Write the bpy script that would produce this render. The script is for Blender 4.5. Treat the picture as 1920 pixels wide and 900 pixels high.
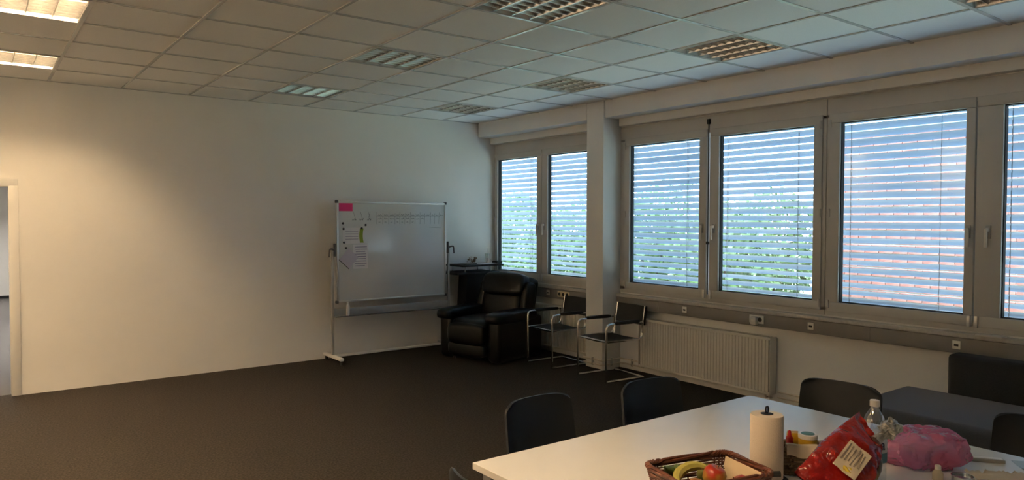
import bpy, bmesh, math, random
from mathutils import Vector, Matrix, noise
from math import sin, cos, pi, radians as RAD

for o in list(bpy.data.objects): bpy.data.objects.remove(o, do_unlink=True)
sc = bpy.context.scene
COL = sc.collection
rnd = random.Random(7)

# ------------------------------------------------------------------ camera
F_PX, YAW, PITCH, ROLL, CAM_H = 1347.1, .6453, .0283, .0021, 1.667
fw = Vector((sin(YAW)*cos(PITCH), cos(YAW)*cos(PITCH), -sin(PITCH)))
r0 = Vector((cos(YAW), -sin(YAW), 0)); u0 = r0.cross(fw)
rt = r0*cos(ROLL)+u0*sin(ROLL); up = -r0*sin(ROLL)+u0*cos(ROLL)
cam = bpy.data.objects.new('camera', bpy.data.cameras.new('camera')); COL.objects.link(cam)
cam.data.sensor_fit = 'HORIZONTAL'; cam.data.sensor_width = 36; cam.data.lens = F_PX/1920*36
cam.data.clip_start = .05; cam.data.clip_end = 300
M = Matrix((rt, up, -fw)).transposed().to_4x4(); M.translation = (0, 0, CAM_H)
cam.matrix_world = M
sc.camera = cam

# ------------------------------------------------------------------ light and exposure
w = bpy.data.worlds.new('sky'); sc.world = w; w.use_nodes = True
bg = w.node_tree.nodes['Background']
bg.inputs[0].default_value = (.66, .84, 1.0, 1); bg.inputs[1].default_value = 7.5
TUBE_LIGHT = 128.0
HALL_FILL = 420.0
vs = sc.view_settings
vs.view_transform = 'Standard'; vs.look = 'None'; vs.gamma = 1; vs.use_curve_mapping = False
vs.exposure = 1.15

# ------------------------------------------------------------------ materials
MATS = {}
def mat(name, col, rough=.6, metal=0, var=None, bump=None, spec=.5, alpha=None, emit=None, trans=0, coat=0, ior=1.45, sheen=0):
    """var = (scale, other colour, low, high); bump = (scale, strength[, distance])"""
    m = bpy.data.materials.new(name); m.use_nodes = True; nt = m.node_tree
    b = nt.nodes['Principled BSDF']; I = b.inputs
    I['Base Color'].default_value = (*col, 1); I['Roughness'].default_value = rough; I['Metallic'].default_value = metal
    I['Specular IOR Level'].default_value = spec; I['IOR'].default_value = ior
    I['Transmission Weight'].default_value = trans; I['Coat Weight'].default_value = coat; I['Sheen Weight'].default_value = sheen
    if emit: I['Emission Color'].default_value = (*emit[0], 1); I['Emission Strength'].default_value = emit[1]
    if var or bump: tc = nt.nodes.new('ShaderNodeTexCoord')
    if var:
        n = nt.nodes.new('ShaderNodeTexNoise'); n.inputs['Scale'].default_value = var[0]; n.inputs['Detail'].default_value = 4
        r = nt.nodes.new('ShaderNodeValToRGB'); r.color_ramp.elements[0].position = var[2]; r.color_ramp.elements[1].position = var[3]
        r.color_ramp.elements[0].color = (*col, 1); r.color_ramp.elements[1].color = (*var[1], 1)
        nt.links.new(tc.outputs['Object'], n.inputs['Vector']); nt.links.new(n.outputs['Fac'], r.inputs[0]); nt.links.new(r.outputs[0], I['Base Color'])
    if bump:
        n = nt.nodes.new('ShaderNodeTexNoise'); n.inputs['Scale'].default_value = bump[0]; n.inputs['Detail'].default_value = 3
        bp = nt.nodes.new('ShaderNodeBump'); bp.inputs['Strength'].default_value = bump[1]; bp.inputs['Distance'].default_value = bump[2] if len(bump) > 2 else .01
        nt.links.new(tc.outputs['Object'], n.inputs['Vector']); nt.links.new(n.outputs['Fac'], bp.inputs['Height']); nt.links.new(bp.outputs[0], I['Normal'])
    MATS[name] = m
    return m
def glass_mat(name, tint, refl=.9, rough=.0, base=.04):
    """thin pane: see-through with a Fresnel reflection"""
    m = bpy.data.materials.new(name); m.use_nodes = True; nt = m.node_tree; nt.nodes.clear()
    o = nt.nodes.new('ShaderNodeOutputMaterial'); mx = nt.nodes.new('ShaderNodeMixShader')
    t = nt.nodes.new('ShaderNodeBsdfTransparent'); t.inputs[0].default_value = (*tint, 1)
    g = nt.nodes.new('ShaderNodeBsdfGlossy'); g.inputs['Roughness'].default_value = rough
    g.inputs[0].default_value = (refl, refl, refl, 1)
    f = nt.nodes.new('ShaderNodeLayerWeight'); f.inputs[0].default_value = .5     # Schlick on both sides of the pane
    pw = nt.nodes.new('ShaderNodeMath'); pw.operation = 'POWER'; pw.inputs[1].default_value = 5
    ma = nt.nodes.new('ShaderNodeMath'); ma.operation = 'MULTIPLY_ADD'; ma.inputs[1].default_value = .95; ma.inputs[2].default_value = base
    nt.links.new(f.outputs['Facing'], pw.inputs[0]); nt.links.new(pw.outputs[0], ma.inputs[0])
    nt.links.new(ma.outputs[0], mx.inputs[0]); nt.links.new(t.outputs[0], mx.inputs[1]); nt.links.new(g.outputs[0], mx.inputs[2])
    nt.links.new(mx.outputs[0], o.inputs[0]); MATS[name] = m
    return m

WALL = mat('wall_paint', (.87, .855, .82), .85, bump=(260, .08, .002), var=(3, (.845, .83, .795), .35, .7))
CEIL = mat('ceiling_board', (.88, .87, .845), .9, var=(420, (.80, .79, .765), .45, .68), bump=(300, .12, .002))
GRID = mat('ceiling_grid_enamel', (.60, .60, .59), .20, spec=.7)  # bars greyed to put the shadow lines between boards into their colour
CARPET = mat('carpet', (.022, .0185, .0155), .95, var=(70, (.050, .041, .034), .38, .68), bump=(220, .8, .008), spec=.15)
CARPET_DAYLIT = mat('carpet_hall_daylit', (.095, .09, .088), .9, var=(140, (.13, .125, .12), .4, .65), bump=(420, .5, .006), spec=.2)  # same carpet as the office, daylight put into its colour
ALU = mat('aluminium_louvre', (.74, .73, .71), .24, 1)
ENAMEL = mat('white_enamel', (.80, .79, .76), .4)
TUBE_OFF = mat('lamp_tube_glass', (.82, .80, .76), .35)
TUBE_ON = mat('lamp_tube_lit', (.9, .85, .7), .4, emit=((1.0, .70, .40), TUBE_LIGHT))
TUBE_HALL_FILL = mat('lamp_tube_hall_fill', (.9, .9, .85), .4, emit=((1.0, .93, .86), HALL_FILL))
FRAME = mat('window_plastic', (.56, .545, .515), .38, var=(4, (.53, .515, .485), .4, .7))
GASKET = mat('black_gasket', (.012, .013, .016), .6)
PANE = glass_mat('window_glass', (.90, .95, .95))
SLAT = mat('blind_slat', (.29, .36, .45), .32)
CORD = mat('blind_cord', (.12, .13, .14), .8)
CHROME = mat('chrome', (.80, .79, .77), .12, 1)
STEELW = mat('handle_metal', (.70, .69, .66), .35, .6)
DUCT = mat('duct_grey', (.235, .222, .205), .5, var=(6, (.215, .203, .188), .4, .7))
SOCKET = mat('socket_white', (.78, .75, .68), .4)
SOCKETY = mat('socket_cream', (.70, .58, .38), .4)
DARKHOLE = mat('dark_hole', (.02, .02, .02), .6)
RADIATOR = mat('radiator_enamel', (.70, .66, .58), .35)
PIPE = mat('pipe_enamel', (.66, .60, .52), .45, var=(14, (.50, .42, .35), .5, .8))
SILL = mat('sill_stone', (.52, .49, .46), .35, var=(40, (.45, .42, .39), .4, .7))
BOARD = mat('whiteboard_surface', (.72, .74, .74), .14, spec=.6, var=(2.5, (.69, .71, .71), .4, .7))
GREYPL = mat('grey_steel', (.42, .41, .39), .45, .3)
DARKGREY = mat('dark_grey_plastic', (.09, .09, .095), .5)
TRAYG = mat('tray_grey', (.40, .41, .41), .4, .3)
BLACKPL = mat('black_plastic', (.012, .012, .014), .55, bump=(500, .1, .002))
SHELLPL = mat('chair_shell_plastic', (.014, .016, .020), .42, bump=(420, .12, .002))
LEATHER = mat('black_leather', (.004, .004, .0045), .30, bump=(120, .25, .004), spec=.32)
SLING = mat('black_sling_leather', (.012, .012, .013), .5, bump=(160, .2, .003))
BLACKWD = mat('black_laminate', (.006, .006, .0065), .5)
TABLE = mat('table_laminate', (.80, .79, .77), .24, spec=.55, var=(5, (.78, .77, .75), .4, .7))
TABLEEDGE = mat('table_edge', (.62, .60, .57), .5)
LEGMET = mat('table_leg_metal', (.38, .38, .39), .4, .7)
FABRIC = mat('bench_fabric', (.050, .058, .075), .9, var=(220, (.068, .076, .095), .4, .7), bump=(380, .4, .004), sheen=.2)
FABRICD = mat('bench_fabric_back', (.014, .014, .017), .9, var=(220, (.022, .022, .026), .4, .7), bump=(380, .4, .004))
PAPER = mat('white_paper', (.80, .79, .80), .8)
PAPERL = mat('lilac_paper', (.62, .58, .66), .8)
PINKN = mat('pink_note', (.75, .045, .21), .7)
GREENP = mat('green_print', (.30, .42, .05), .7)
INK = mat('marker_ink', (.05, .085, .08), .6)
INKP = mat('print_ink', (.25, .22, .33), .8)
MAGNET = mat('black_magnet', (.02, .02, .022), .4)
ROLLP = mat('paper_towel', (.66, .565, .47), .95, bump=(160, .5, .004))
WICK = mat('dark_wicker', (.075, .020, .010), .5, var=(60, (.14, .045, .022), .35, .7))
SEAG = mat('seagrass', (.25, .19, .125), .8, var=(50, (.15, .11, .07), .35, .7))
CREAM = mat('cream_card', (.60, .48, .32), .8)
LEAFD = mat('dark_leaf_print', (.02, .028, .015), .7)
APPLE = mat('apple_skin', (.30, .022, .012), .3, var=(14, (.36, .24, .04), .45, .62))
ORANGE = mat('orange_peel', (.36, .15, .035), .45, bump=(260, .3, .003))
BANANA = mat('banana_skin', (.40, .35, .08), .5, var=(9, (.34, .32, .08), .4, .7))
PEAR = mat('pear_skin', (.13, .15, .028), .4, var=(20, (.18, .19, .045), .4, .7))
CUKE = mat('green_skin', (.06, .10, .018), .4, var=(20, (.13, .17, .04), .4, .7))
STEM = mat('stem_brown', (.06, .035, .02), .8)
REDBAG = mat('red_foil_film', (.17, .005, .005), .22, var=(5, (.25, .013, .006), .42, .66), bump=(38, .6, .014), spec=.6)
SILVER = mat('silver_foil', (.42, .40, .37), .28, .85, bump=(70, .9, .02))
OLIVE = mat('olive_film', (.11, .075, .022), .35, bump=(30, .5, .012))
LABELP = mat('bag_label', (.62, .53, .40), .6)
LABELY = mat('label_yellow_print', (.60, .46, .05), .6)
LABELI = mat('label_grey_print', (.30, .25, .20), .7)
PET = glass_mat('pet_plastic', (.86, .90, .93), .95, .08, .20)
CAPW = mat('white_cap', (.66, .62, .58), .45)
LABELW = mat('bottle_label_white', (.62, .62, .64), .5)
LABELT = mat('bottle_label_teal', (.10, .24, .32), .5)
BLUEINK = mat('label_dark_blue', (.012, .014, .05), .5)
SAUCE = mat('dark_sauce', (.028, .008, .005), .2)
REDCAP = mat('red_cap', (.40, .010, .014), .35)
MUSTARD = mat('mustard_yellow', (.48, .29, .02), .4)
JARLID = mat('lid_green', (.035, .12, .08), .4)
REDBAND = mat('red_band', (.60, .055, .02), .5)
WRAP = mat('crumpled_paper', (.55, .47, .36), .8, bump=(40, .4, .006))
CLEAR = glass_mat('clear_plastic', (.86, .87, .86), .9, .12)
TIN = mat('tin_lid', (.66, .68, .70), .2, 1)
CERAMIC = mat('white_ceramic', (.70, .66, .62), .3)
BROWNISH = mat('dried_flower', (.20, .14, .09), .9)
BRICKM = mat('red_brick', (.25, .085, .068), .85, var=(3, (.33, .145, .12), .35, .7), bump=(60, .4, .01))
MORTAR = mat('mortar', (.50, .47, .44), .9)
BOUNCE_GROUND = mat('bounce_ground', (.46, .44, .41), .9, var=(2, (.40, .38, .36), .35, .7))
LAWN = mat('lawn_grass', (.16, .20, .09), .95, var=(6, (.22, .26, .13), .35, .7))
LEAF = mat('hedge_leaf', (.055, .115, .035), .6, var=(8, (.11, .18, .06), .35, .7))
LEAF2 = mat('shrub_leaf', (.08, .135, .045), .6, var=(8, (.14, .20, .08), .35, .7))
BARK = mat('bark', (.09, .065, .045), .9)
COPING = mat('grey_coping', (.20, .21, .22), .7)
# pink film: thin coloured plastic, partly see-through
PINKF = bpy.data.materials.new('pink_film'); PINKF.use_nodes = True
_b = PINKF.node_tree.nodes['Principled BSDF'].inputs
_b['Base Color'].default_value = (.56, .13, .26, 1); _b['Roughness'].default_value = .18; _b['Alpha'].default_value = .66
_b['Subsurface Weight'].default_value = 0

# ------------------------------------------------------------------ mesh helpers
class MB:
    def __init__(s): s.bm = bmesh.new()
    def box(s, c, size, bevel=0, seg=2, rot=None):
        m = Matrix.Translation(c)
        if rot is not None: m = m @ rot.to_4x4()
        m = m @ Matrix.Diagonal((*size, 1))
        r = bmesh.ops.create_cube(s.bm, size=1, matrix=m)
        if bevel:
            ed = list({e for v in r['verts'] for e in v.link_edges})
            bmesh.ops.bevel(s.bm, geom=ed, offset=bevel, segments=seg, affect='EDGES', profile=.5)
        return s
    def span(s, x0, x1, y0, y1, z0, z1, bevel=0, seg=2):
        return s.box(((x0+x1)/2, (y0+y1)/2, (z0+z1)/2), (abs(x1-x0), abs(y1-y0), abs(z1-z0)), bevel, seg)
    def rings(s, rings, cap=True, closed=False):
        vs = [[s.bm.verts.new(p) for p in r] for r in rings]
        n = len(vs[0]); L = len(vs)
        for i in range(L if closed else L-1):
            a, b = vs[i], vs[(i+1) % L]
            for k in range(n): s.bm.faces.new((a[k], a[(k+1) % n], b[(k+1) % n], b[k]))
        if cap and not closed:
            s.bm.faces.new(list(reversed(vs[0]))); s.bm.faces.new(vs[-1])
        return s
    def tube(s, path, r, seg=8, closed=False, rad=None):
        P = [Vector(p) for p in path]; n = len(P); rings = []; prev = None
        for i in range(n):
            if closed: t = P[(i+1) % n]-P[i-1]
            else: t = P[min(i+1, n-1)]-P[max(i-1, 0)]
            t.normalize()
            if prev is None:
                a = Vector((0, 0, 1)) if abs(t.z) < .9 else Vector((1, 0, 0))
                nn = t.cross(a).normalized()
            else:
                nn = (prev - t*prev.dot(t))
                nn = nn.normalized() if nn.length > 1e-6 else t.orthogonal().normalized()
            prev = nn; b = t.cross(nn); rr = rad[i] if rad else r
            rings.append([P[i]+nn*rr*cos(2*pi*k/seg)+b*rr*sin(2*pi*k/seg) for k in range(seg)])
        return s.rings(rings, True, closed)
    def lathe(s, prof, c=(0, 0, 0), seg=20, rot=None):
        c = Vector(c); rings = []
        for (r, z) in prof:
            ring = []
            for k in range(seg):
                p = Vector((max(r, 1e-4)*cos(2*pi*k/seg), max(r, 1e-4)*sin(2*pi*k/seg), z))
                if rot is not None: p = rot @ p
                ring.append(c+p)
            rings.append(ring)
        return s.rings(rings)
    def pillow(s, c, size, n1=.35, n2=.35, rot=None, nu=28, nv=16, fn=None):
        """superellipsoid: soft cushion"""
        c = Vector(c); sg = lambda v, e: math.copysign(abs(v)**e, v); rings = []
        for j in range(nv+1):
            ph = -pi/2+pi*(j/nv); ph = max(-pi/2+.02, min(pi/2-.02, ph)); ring = []
            for k in range(nu):
                th = 2*pi*k/nu
                p = Vector((size[0]/2*sg(cos(ph), n1)*sg(cos(th), n2), size[1]/2*sg(cos(ph), n1)*sg(sin(th), n2), size[2]/2*sg(sin(ph), n1)))
                if fn: p = fn(p)
                if rot is not None: p = rot @ p
                ring.append(c+p)
            rings.append(ring)
        return s.rings(rings)
    def sheet(s, f, nu, nv, th):
        """closed sheet of thickness th from f(u,v), u,v in 0..1"""
        P = [[Vector(f(i/nu, j/nv)) for i in range(nu+1)] for j in range(nv+1)]
        def nrm(i, j):
            a = P[j][min(i+1, nu)]-P[j][max(i-1, 0)]; b = P[min(j+1, nv)][i]-P[max(j-1, 0)][i]
            n = a.cross(b); return n.normalized() if n.length > 1e-9 else Vector((0, 0, 1))
        A = [[s.bm.verts.new(P[j][i]+nrm(i, j)*th/2) for i in range(nu+1)] for j in range(nv+1)]
        B = [[s.bm.verts.new(P[j][i]-nrm(i, j)*th/2) for i in range(nu+1)] for j in range(nv+1)]
        q = s.bm.faces.new
        for j in range(nv):
            for i in range(nu):
                q((A[j][i], A[j][i+1], A[j+1][i+1], A[j+1][i])); q((B[j][i], B[j+1][i], B[j+1][i+1], B[j][i+1]))
        for i in range(nu):
            q((A[0][i], B[0][i], B[0][i+1], A[0][i+1])); q((A[nv][i], A[nv][i+1], B[nv][i+1], B[nv][i]))
        for j in range(nv):
            q((A[j][0], A[j+1][0], B[j+1][0], B[j][0])); q((A[j][nu], B[j][nu], B[j+1][nu], A[j+1][nu]))
        return s
    def mesh(s, name, m, angle=35):
        bmesh.ops.recalc_face_normals(s.bm, faces=s.bm.faces[:])
        me = bpy.data.meshes.new(name); s.bm.to_mesh(me); s.bm.free()
        me.materials.append(m)
        me.polygons.foreach_set('use_smooth', [True]*len(me.polygons)); me.set_sharp_from_angle(angle=RAD(angle))
        return me
    def build(s, name, m, parent=None, loc=(0, 0, 0), rot=None, angle=35):
        return obj(name, s.mesh(name, m, angle), parent, loc, rot)
def obj(name, me, parent=None, loc=(0, 0, 0), rot=None):
    o = bpy.data.objects.new(name, me); COL.objects.link(o); o.location = loc
    if rot: o.rotation_euler = rot
    if parent: o.parent = parent
    return o
def thing(name, label, cat, loc=(0, 0, 0), rz=0, group=None, rot=None):
    o = bpy.data.objects.new(name, None); COL.objects.link(o); o.location = loc; o.rotation_euler = rot or (0, 0, rz)
    o.empty_display_size = .1
    return tag(o, label, cat, group)
def tag(o, label, cat, group=None):
    o['label'] = label; o['category'] = cat
    if group: o['group'] = group
    return o
def struct(o, label=None):
    o['kind'] = 'structure'
    if label: o['label'] = label
    return o
def sempty(name, label=None):
    o = bpy.data.objects.new(name, None); COL.objects.link(o); return struct(o, label)
def dup(root, loc, rot, label):
    r = root.copy(); COL.objects.link(r); r.location = loc; r.rotation_euler = rot; r['label'] = label
    for ch in root.children:
        c = ch.copy(); COL.objects.link(c); c.parent = r
        for g in ch.children:
            d = g.copy(); COL.objects.link(d); d.parent = c
    return r
def fillet(pts, r, n=5):
    P = [Vector(p) for p in pts]; out = [P[0]]
    for i in range(1, len(P)-1):
        a, b, c = P[i-1], P[i], P[i+1]; d1 = (a-b); d2 = (c-b)
        k = min(r, d1.length*.49, d2.length*.49); s_, e_ = b+d1.normalized()*k, b+d2.normalized()*k
        for t in range(n+1):
            q = t/n; out.append(s_*(1-q)**2+b*2*q*(1-q)+e_*q*q)
    return out+[P[-1]]
def rotz(a): return Matrix.Rotation(a, 3, 'Z')
def roty(a): return Matrix.Rotation(a, 3, 'Y')
def rotx(a): return Matrix.Rotation(a, 3, 'X')

# ------------------------------------------------------------------ room shell
CZ, YW, XL, YF = 2.976, 8.18, -1.89, -3.126       # ceiling, back wall, left wall, wall behind the camera
XW, XP = 5.85, 5.86                                 # window face, parapet face
X0, Y0, T = .610, 7.499, .625                       # ceiling grid
struct(MB().span(XL-.15, 5.93, YF-.15, YW+.08, -.12, 0).build('floor', CARPET), 'dark brown carpet floor of the office')

DX0, DX1, DH = -.58, .30, 1.985                     # doorway
wb = MB()
wb.span(XL-.15, DX0, YW, YW+.16, 0, CZ+.15).span(DX1, 5.93, YW, YW+.16, 0, CZ+.15).span(DX0, DX1, YW, YW+.16, DH, CZ+.15)
struct(wb.build('wall_back', WALL), 'white painted back wall with doorway')
struct(MB().span(XL-.15, XL, YF, YW, 0, CZ+.15).build('wall_left', WALL), 'white painted wall on the left')  # unseen wall set close in so lamp light bounces to the ceiling
struct(MB().span(XL-.15, 6.08, YF-.15, YF, 0, CZ+.15).build('wall_front', WALL), 'white painted wall opposite the whiteboard')
# window wall
COLX, COLY0, COLY1 = 5.58, 5.74, 6.01
WEND = -1.30
wr = sempty('wall_right', 'white window wall with column, bulkhead and parapet')
MB().span(XP, 5.93, YF, YW, 0, .855).build('parapet', WALL, wr)
MB().span(XP, 5.93, YF, YW, 2.70, CZ+.15).build('lintel', WALL, wr)
MB().span(XP, 5.93, YF, WEND, .855, 2.70).build('wall_pier', WALL, wr)
MB().span(COLX, 5.93, COLY0, COLY1, 0, CZ, .006).build('column', WALL, wr)
for (a, b) in ((COLY1, YW), (YF, COLY0-.012)):
    MB().span(5.575 if a > 5 else 5.59, 5.90, a, b, 2.792, CZ+.02, .006).build('bulkhead', WALL, wr)
    MB().span(5.775, 5.90, a, b-(.03 if a < 5 else 0), 2.708, 2.80, .004).build('lower_bulkhead', WALL, wr)

# ceiling: grid bars and boards
ce = sempty('ceiling', 'suspended ceiling of square white boards in a white grid')
MB().span(XL-.15, 6.08, YF-.15, YW+.15, CZ+.17, CZ+.25).build('slab', WALL, ce)
XE = 5.60
xl = [X0+T*i for i in range(-4, 8)]+[XE]
yl = [YF]+[Y0-T*j for j in range(16, -1, -1)]+[YW]
for x in xl[1:-1]: MB().box((x, (YF+YW)/2, CZ+.004), (.024, YW-YF, .008), .0015, 1).build('grid_bar', GRID, ce)
for y in yl[1:-1]: MB().box(((XL+XE)/2, y, CZ+.0045), (XE-XL, .024, .008), .0015, 1).build('grid_bar', GRID, ce)
MB().span(XL, XE, YW-.022, YW, CZ, CZ+.008).build('edge_trim', GRID, ce)
LIT = [(i, j) for i in (-1, -4) for j in (0, 3, 6, 9)]  # column along the side wall is unseen, added for warm bounce light
UNLIT = [(3, 0), (3, 3), (3, 6), (6, 0), (6, 3), (6, 6), (6, 9)]
lamp_cells = set(LIT) | set(UNLIT)
tile_cache = {}
for a in range(len(xl)-1):
    for b in range(len(yl)-1):
        i = a-4; j = 16-b
        if (i, j) in lamp_cells: continue
        sx, sy = round(xl[a+1]-xl[a], 4), round(yl[b+1]-yl[b], 4)
        if (sx, sy) not in tile_cache:
            tile_cache[(sx, sy)] = MB().box((0, 0, .009), (sx-.008, sy-.008, .016)).mesh('ceiling_board', CEIL)
        obj('ceiling_board', tile_cache[(sx, sy)], ce, ((xl[a]+xl[a+1])/2, (yl[b]+yl[b+1])/2, CZ+.006))

# ------------------------------------------------------------------ door frame and the room beyond
df = sempty('door_1', 'cream steel door frame in the back wall')
for (x0, x1) in ((DX0-.055, DX0+.012), (DX1-.012, DX1+.058)):
    MB().span(x0, x1, YW-.014, YW+.012, 0, DH+.055, .004).build('architrave', FRAME if 0 else ENAMEL, df)
    xj = DX0 if x0 < 0 else DX1-.02
    MB().span(xj, xj+.02, YW-.012, YW+.172, 0, DH, .002).build('jamb', ENAMEL, df)
MB().span(DX0-.055, DX1+.058, YW-.0145, YW+.012, DH-.012, DH+.056, .004).build('architrave', ENAMEL, df)
MB().span(DX0, DX1, YW-.012, YW+.172, DH-.02, DH, .002).build('jamb', ENAMEL, df)
HY = 18.3
struct(MB().span(-2.0, 2.6, YW+.08, HY+.1, -.12, 0).build('floor_hall', CARPET_DAYLIT), 'office carpet beyond the doorway, paler for daylight put in its colour')
struct(MB().span(-2.0, 2.6, HY, HY+.12, 0, CZ).build('wall_far', WALL), 'white end wall of the room beyond the doorway')
struct(MB().span(-2.1, -2.0, YW+.16, HY, 0, CZ).build('wall_hall_left', WALL))
struct(MB().span(2.6, 2.7, YW+.16, HY, 0, CZ).build('wall_hall_right', WALL))
struct(MB().span(-2.1, 2.7, YW+.16, HY+.1, CZ, CZ+.1).build('ceiling_hall', WALL))
struct(MB().span(-2.0, 2.6, HY-.012, HY, 0, .06, .002).build('baseboard_far', BLACKPL))

# ------------------------------------------------------------------ windows and blinds
ZB, ZT = .855, 2.70
SZ0, SZ1, GZ0, GZ1 = .895, 2.565, .978, 2.482
handle_me = None
def rect_frame(m, y0, y1, z0, z1, iy0, iy1, iz0, iz1, xa, xb, bev=.004):
    m.span(xa, xb, y0, y1, iz1, z1, bev).span(xa, xb, y0, y1, z0, iz0, bev).span(xa, xb, y0, iy0, iz0, iz1, bev).span(xa, xb, iy1, y1, iz0, iz1, bev)
def make_handle(parent, y, z, side):
    MB().box((XW-.024, y, z+.0), (.014, .034, .095), .004).build('handle_plate', GREYPL, parent)
    return MB().box((XW-.038, y, z+.016), (.03, .02, .026), .004).box((XW-.056, y+side*.006, z-.044), (.018, .022, .135), .006).build('handle', SOCKET, parent)
def sash(win, y0, y1, gy0, gy1, hside, plain_handle=True):
    """y0<y1 outer, gy0<gy1 glass; hside: -1 handle at the low-y stile, +1 at the high-y one"""
    m = MB(); rect_frame(m, y0, y1, SZ0, SZ1, gy0-.006, gy1+.006, GZ0-.006, GZ1+.006, XW-.018, XW+.055, .005)
    s = m.build('sash', FRAME, win)
    g = MB(); rect_frame(g, gy0-.008, gy1+.008, GZ0-.008, GZ1+.008, gy0, gy1, GZ0+.001, GZ1-.001, XW+.004, XW+.05, 0)
    g.build('gasket', GASKET, s)
    MB().span(XW+.026, XW+.032, gy0-.004, gy1+.004, GZ0-.004, GZ1+.004).build('pane', PANE, s)
    hy = (y0+gy0)/2 if hside < 0 else (y1+gy1)/2
    make_handle(s, hy, 1.585, hside)
    hy = y0+.02 if hside < 0 else y1-.02
    MB().box((XW-.026, hy, SZ0+.035), (.016, .024, .085), .004).build('keeper', STEELW, s)
    hy = y1-.012 if hside < 0 else y0+.012
    for z in (SZ0+.06, (SZ0+SZ1)/2, SZ1-.08):
        MB().lathe([(.007, -.035), (.009, -.03), (.009, .03), (.007, .035)], (XW-.020, hy, z), 10).build('hinge', FRAME, s)
    return s
blind_no = 0
def blind(y0, y1, label, tilt_deg=34.5):
    global blind_no
    t = thing('venetian_blind', label, 'blind', (5.985, (y0+y1)/2, .93), group='exterior blinds behind the windows')
    L = y1-y0; wd, tilt, pitch = .08, RAD(tilt_deg), .0635
    prof = []
    for k in range(7):
        q = k/6-.5; xx = q*wd; zz = .006*(1-(2*q)**2)
        prof.append((xx*cos(tilt)+zz*sin(tilt), -xx*sin(tilt)+zz*cos(tilt)))
    m = MB()
    m.rings([[(x, -L/2, z) for x, z in prof]+[(x, -L/2, z-.0012) for x, z in reversed(prof)],
             [(x, L/2, z) for x, z in prof]+[(x, L/2, z-.0012) for x, z in reversed(prof)]])
    me = m.mesh('slat', SLAT, 50)
    z = .06; n = 0
    while z < 1.62:
        obj('slat', me, t, (0, 0, z), (rnd.uniform(-.004, .004), rnd.uniform(-.05, .05), 0)); z += pitch
    MB().box((0, 0, .012), (.06, L, .02), .004).build('bottom_rail', SLAT, t)
    MB().box((0, 0, 1.68), (.07, L, .06), .004).build('head_rail', SLAT, t)
    for s_ in (-1, 1): MB().span(-.045, -.038, s_*(L/2+.004)-.003, s_*(L/2+.004)+.003, -.07, 1.76).build('guide_rail', SLAT, t)
    MB().box((-.01, 0, 1.735), (.06, L, .05), .003).build('wall_bracket', SLAT, t)
    for q in (.19, .205, .80, .815):
        MB().tube([(.0 if int(q*1000) % 2 else -.042, -L/2+L*q, .015), (.0 if int(q*1000) % 2 else -.042, -L/2+L*q, 1.66)], .0016, 5).build('ladder_cord', CORD, t)
    return t
wn = 0
def window(name, label, y0, y1, sashes):
    win = sempty(name, label)
    m = MB()
    m.span(XW, XW+.08, y0, y1, ZB, SZ0+.03, .003).span(XW, XW+.08, y0, y1, SZ1-.03, ZT, .003)
    m.span(XW, XW+.08, y0, y0+.075, SZ0, SZ1, .003).span(XW, XW+.08, y1-.075, y1, SZ0, SZ1, .003)
    m.build('outer_frame', FRAME, win)
    for s in sashes: sash(win, *s)
    return win
window('window_1', 'two-sash window between the back wall and the column', COLY1, YW,
       [(7.128, 8.150, 7.228, 8.085, -1), (6.04, 7.118, 6.16, 7.005, 1)])
w2 = window('window_2', 'two-sash window beside the column', 3.305, COLY0, [(4.545, 5.662, 4.640, 5.582, -1), (3.335, 4.505, 3.418, 4.392, 1)])
MB().tube([(XW-.012, 4.525, .93), (XW-.012, 4.525, 2.66)], .006, 6).build('drive_rod', GASKET, w2)
MB().box((XW-.014, 4.525, 2.64), (.02, .035, .05), .004).build('drive_cap', GASKET, w2)
MB().box((XW-.014, 4.525, 1.44), (.016, .03, .03), .003).build('drive_clip', GASKET, w2)
window('window_3', 'two-sash window facing the brick wall', .99, 3.300, [(2.158, 3.275, 2.227, 3.172, -1), (1.02, 2.148, 1.10, 1.975, 1)])
window('window_4', 'two-sash window past the bench', WEND, .985, [(-.15, .955, -.06, .86, -1), (-1.27, -.16, -1.19, -.24, 1)])
blind(7.285, 8.30, 'outside blind with greenery showing through, in the window nearest the whiteboard')
blind(6.08, 7.27, 'outside blind half hidden by the white column')
blind(4.64, 5.86, 'outside blind in the sash right beside the column, grey slats at its top', 39)
blind(3.385, 4.625, 'outside blind with hedge showing through, in the sash above the radiator end')
blind(2.21, 3.37, 'outside blind with red brick showing through the full height of its slats')
blind(1.02, 2.195, 'outside blind behind the sash above the bench backrest')
blind(-.15, 1.005, 'outside blind past the bench, next to the brick view')
blind(-1.32, -.165, 'outside blind past the bench, at the end of the window row')

# sill
for n, (a, b) in enumerate(((COLY1, YW), (YF, COLY0)), 1):
    struct(MB().span(5.782, XP+.002, a, b, .808, .842, .005).build('trim_%d' % n, SILL), 'stone window sill')
tb = MB().box((5.80, 2.02, .846), (.10, .17, .012), .003).build('sill_clip', CAPW)
tag(tb, 'white plastic strip lying on the sill below the window handles', 'strip')

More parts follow.
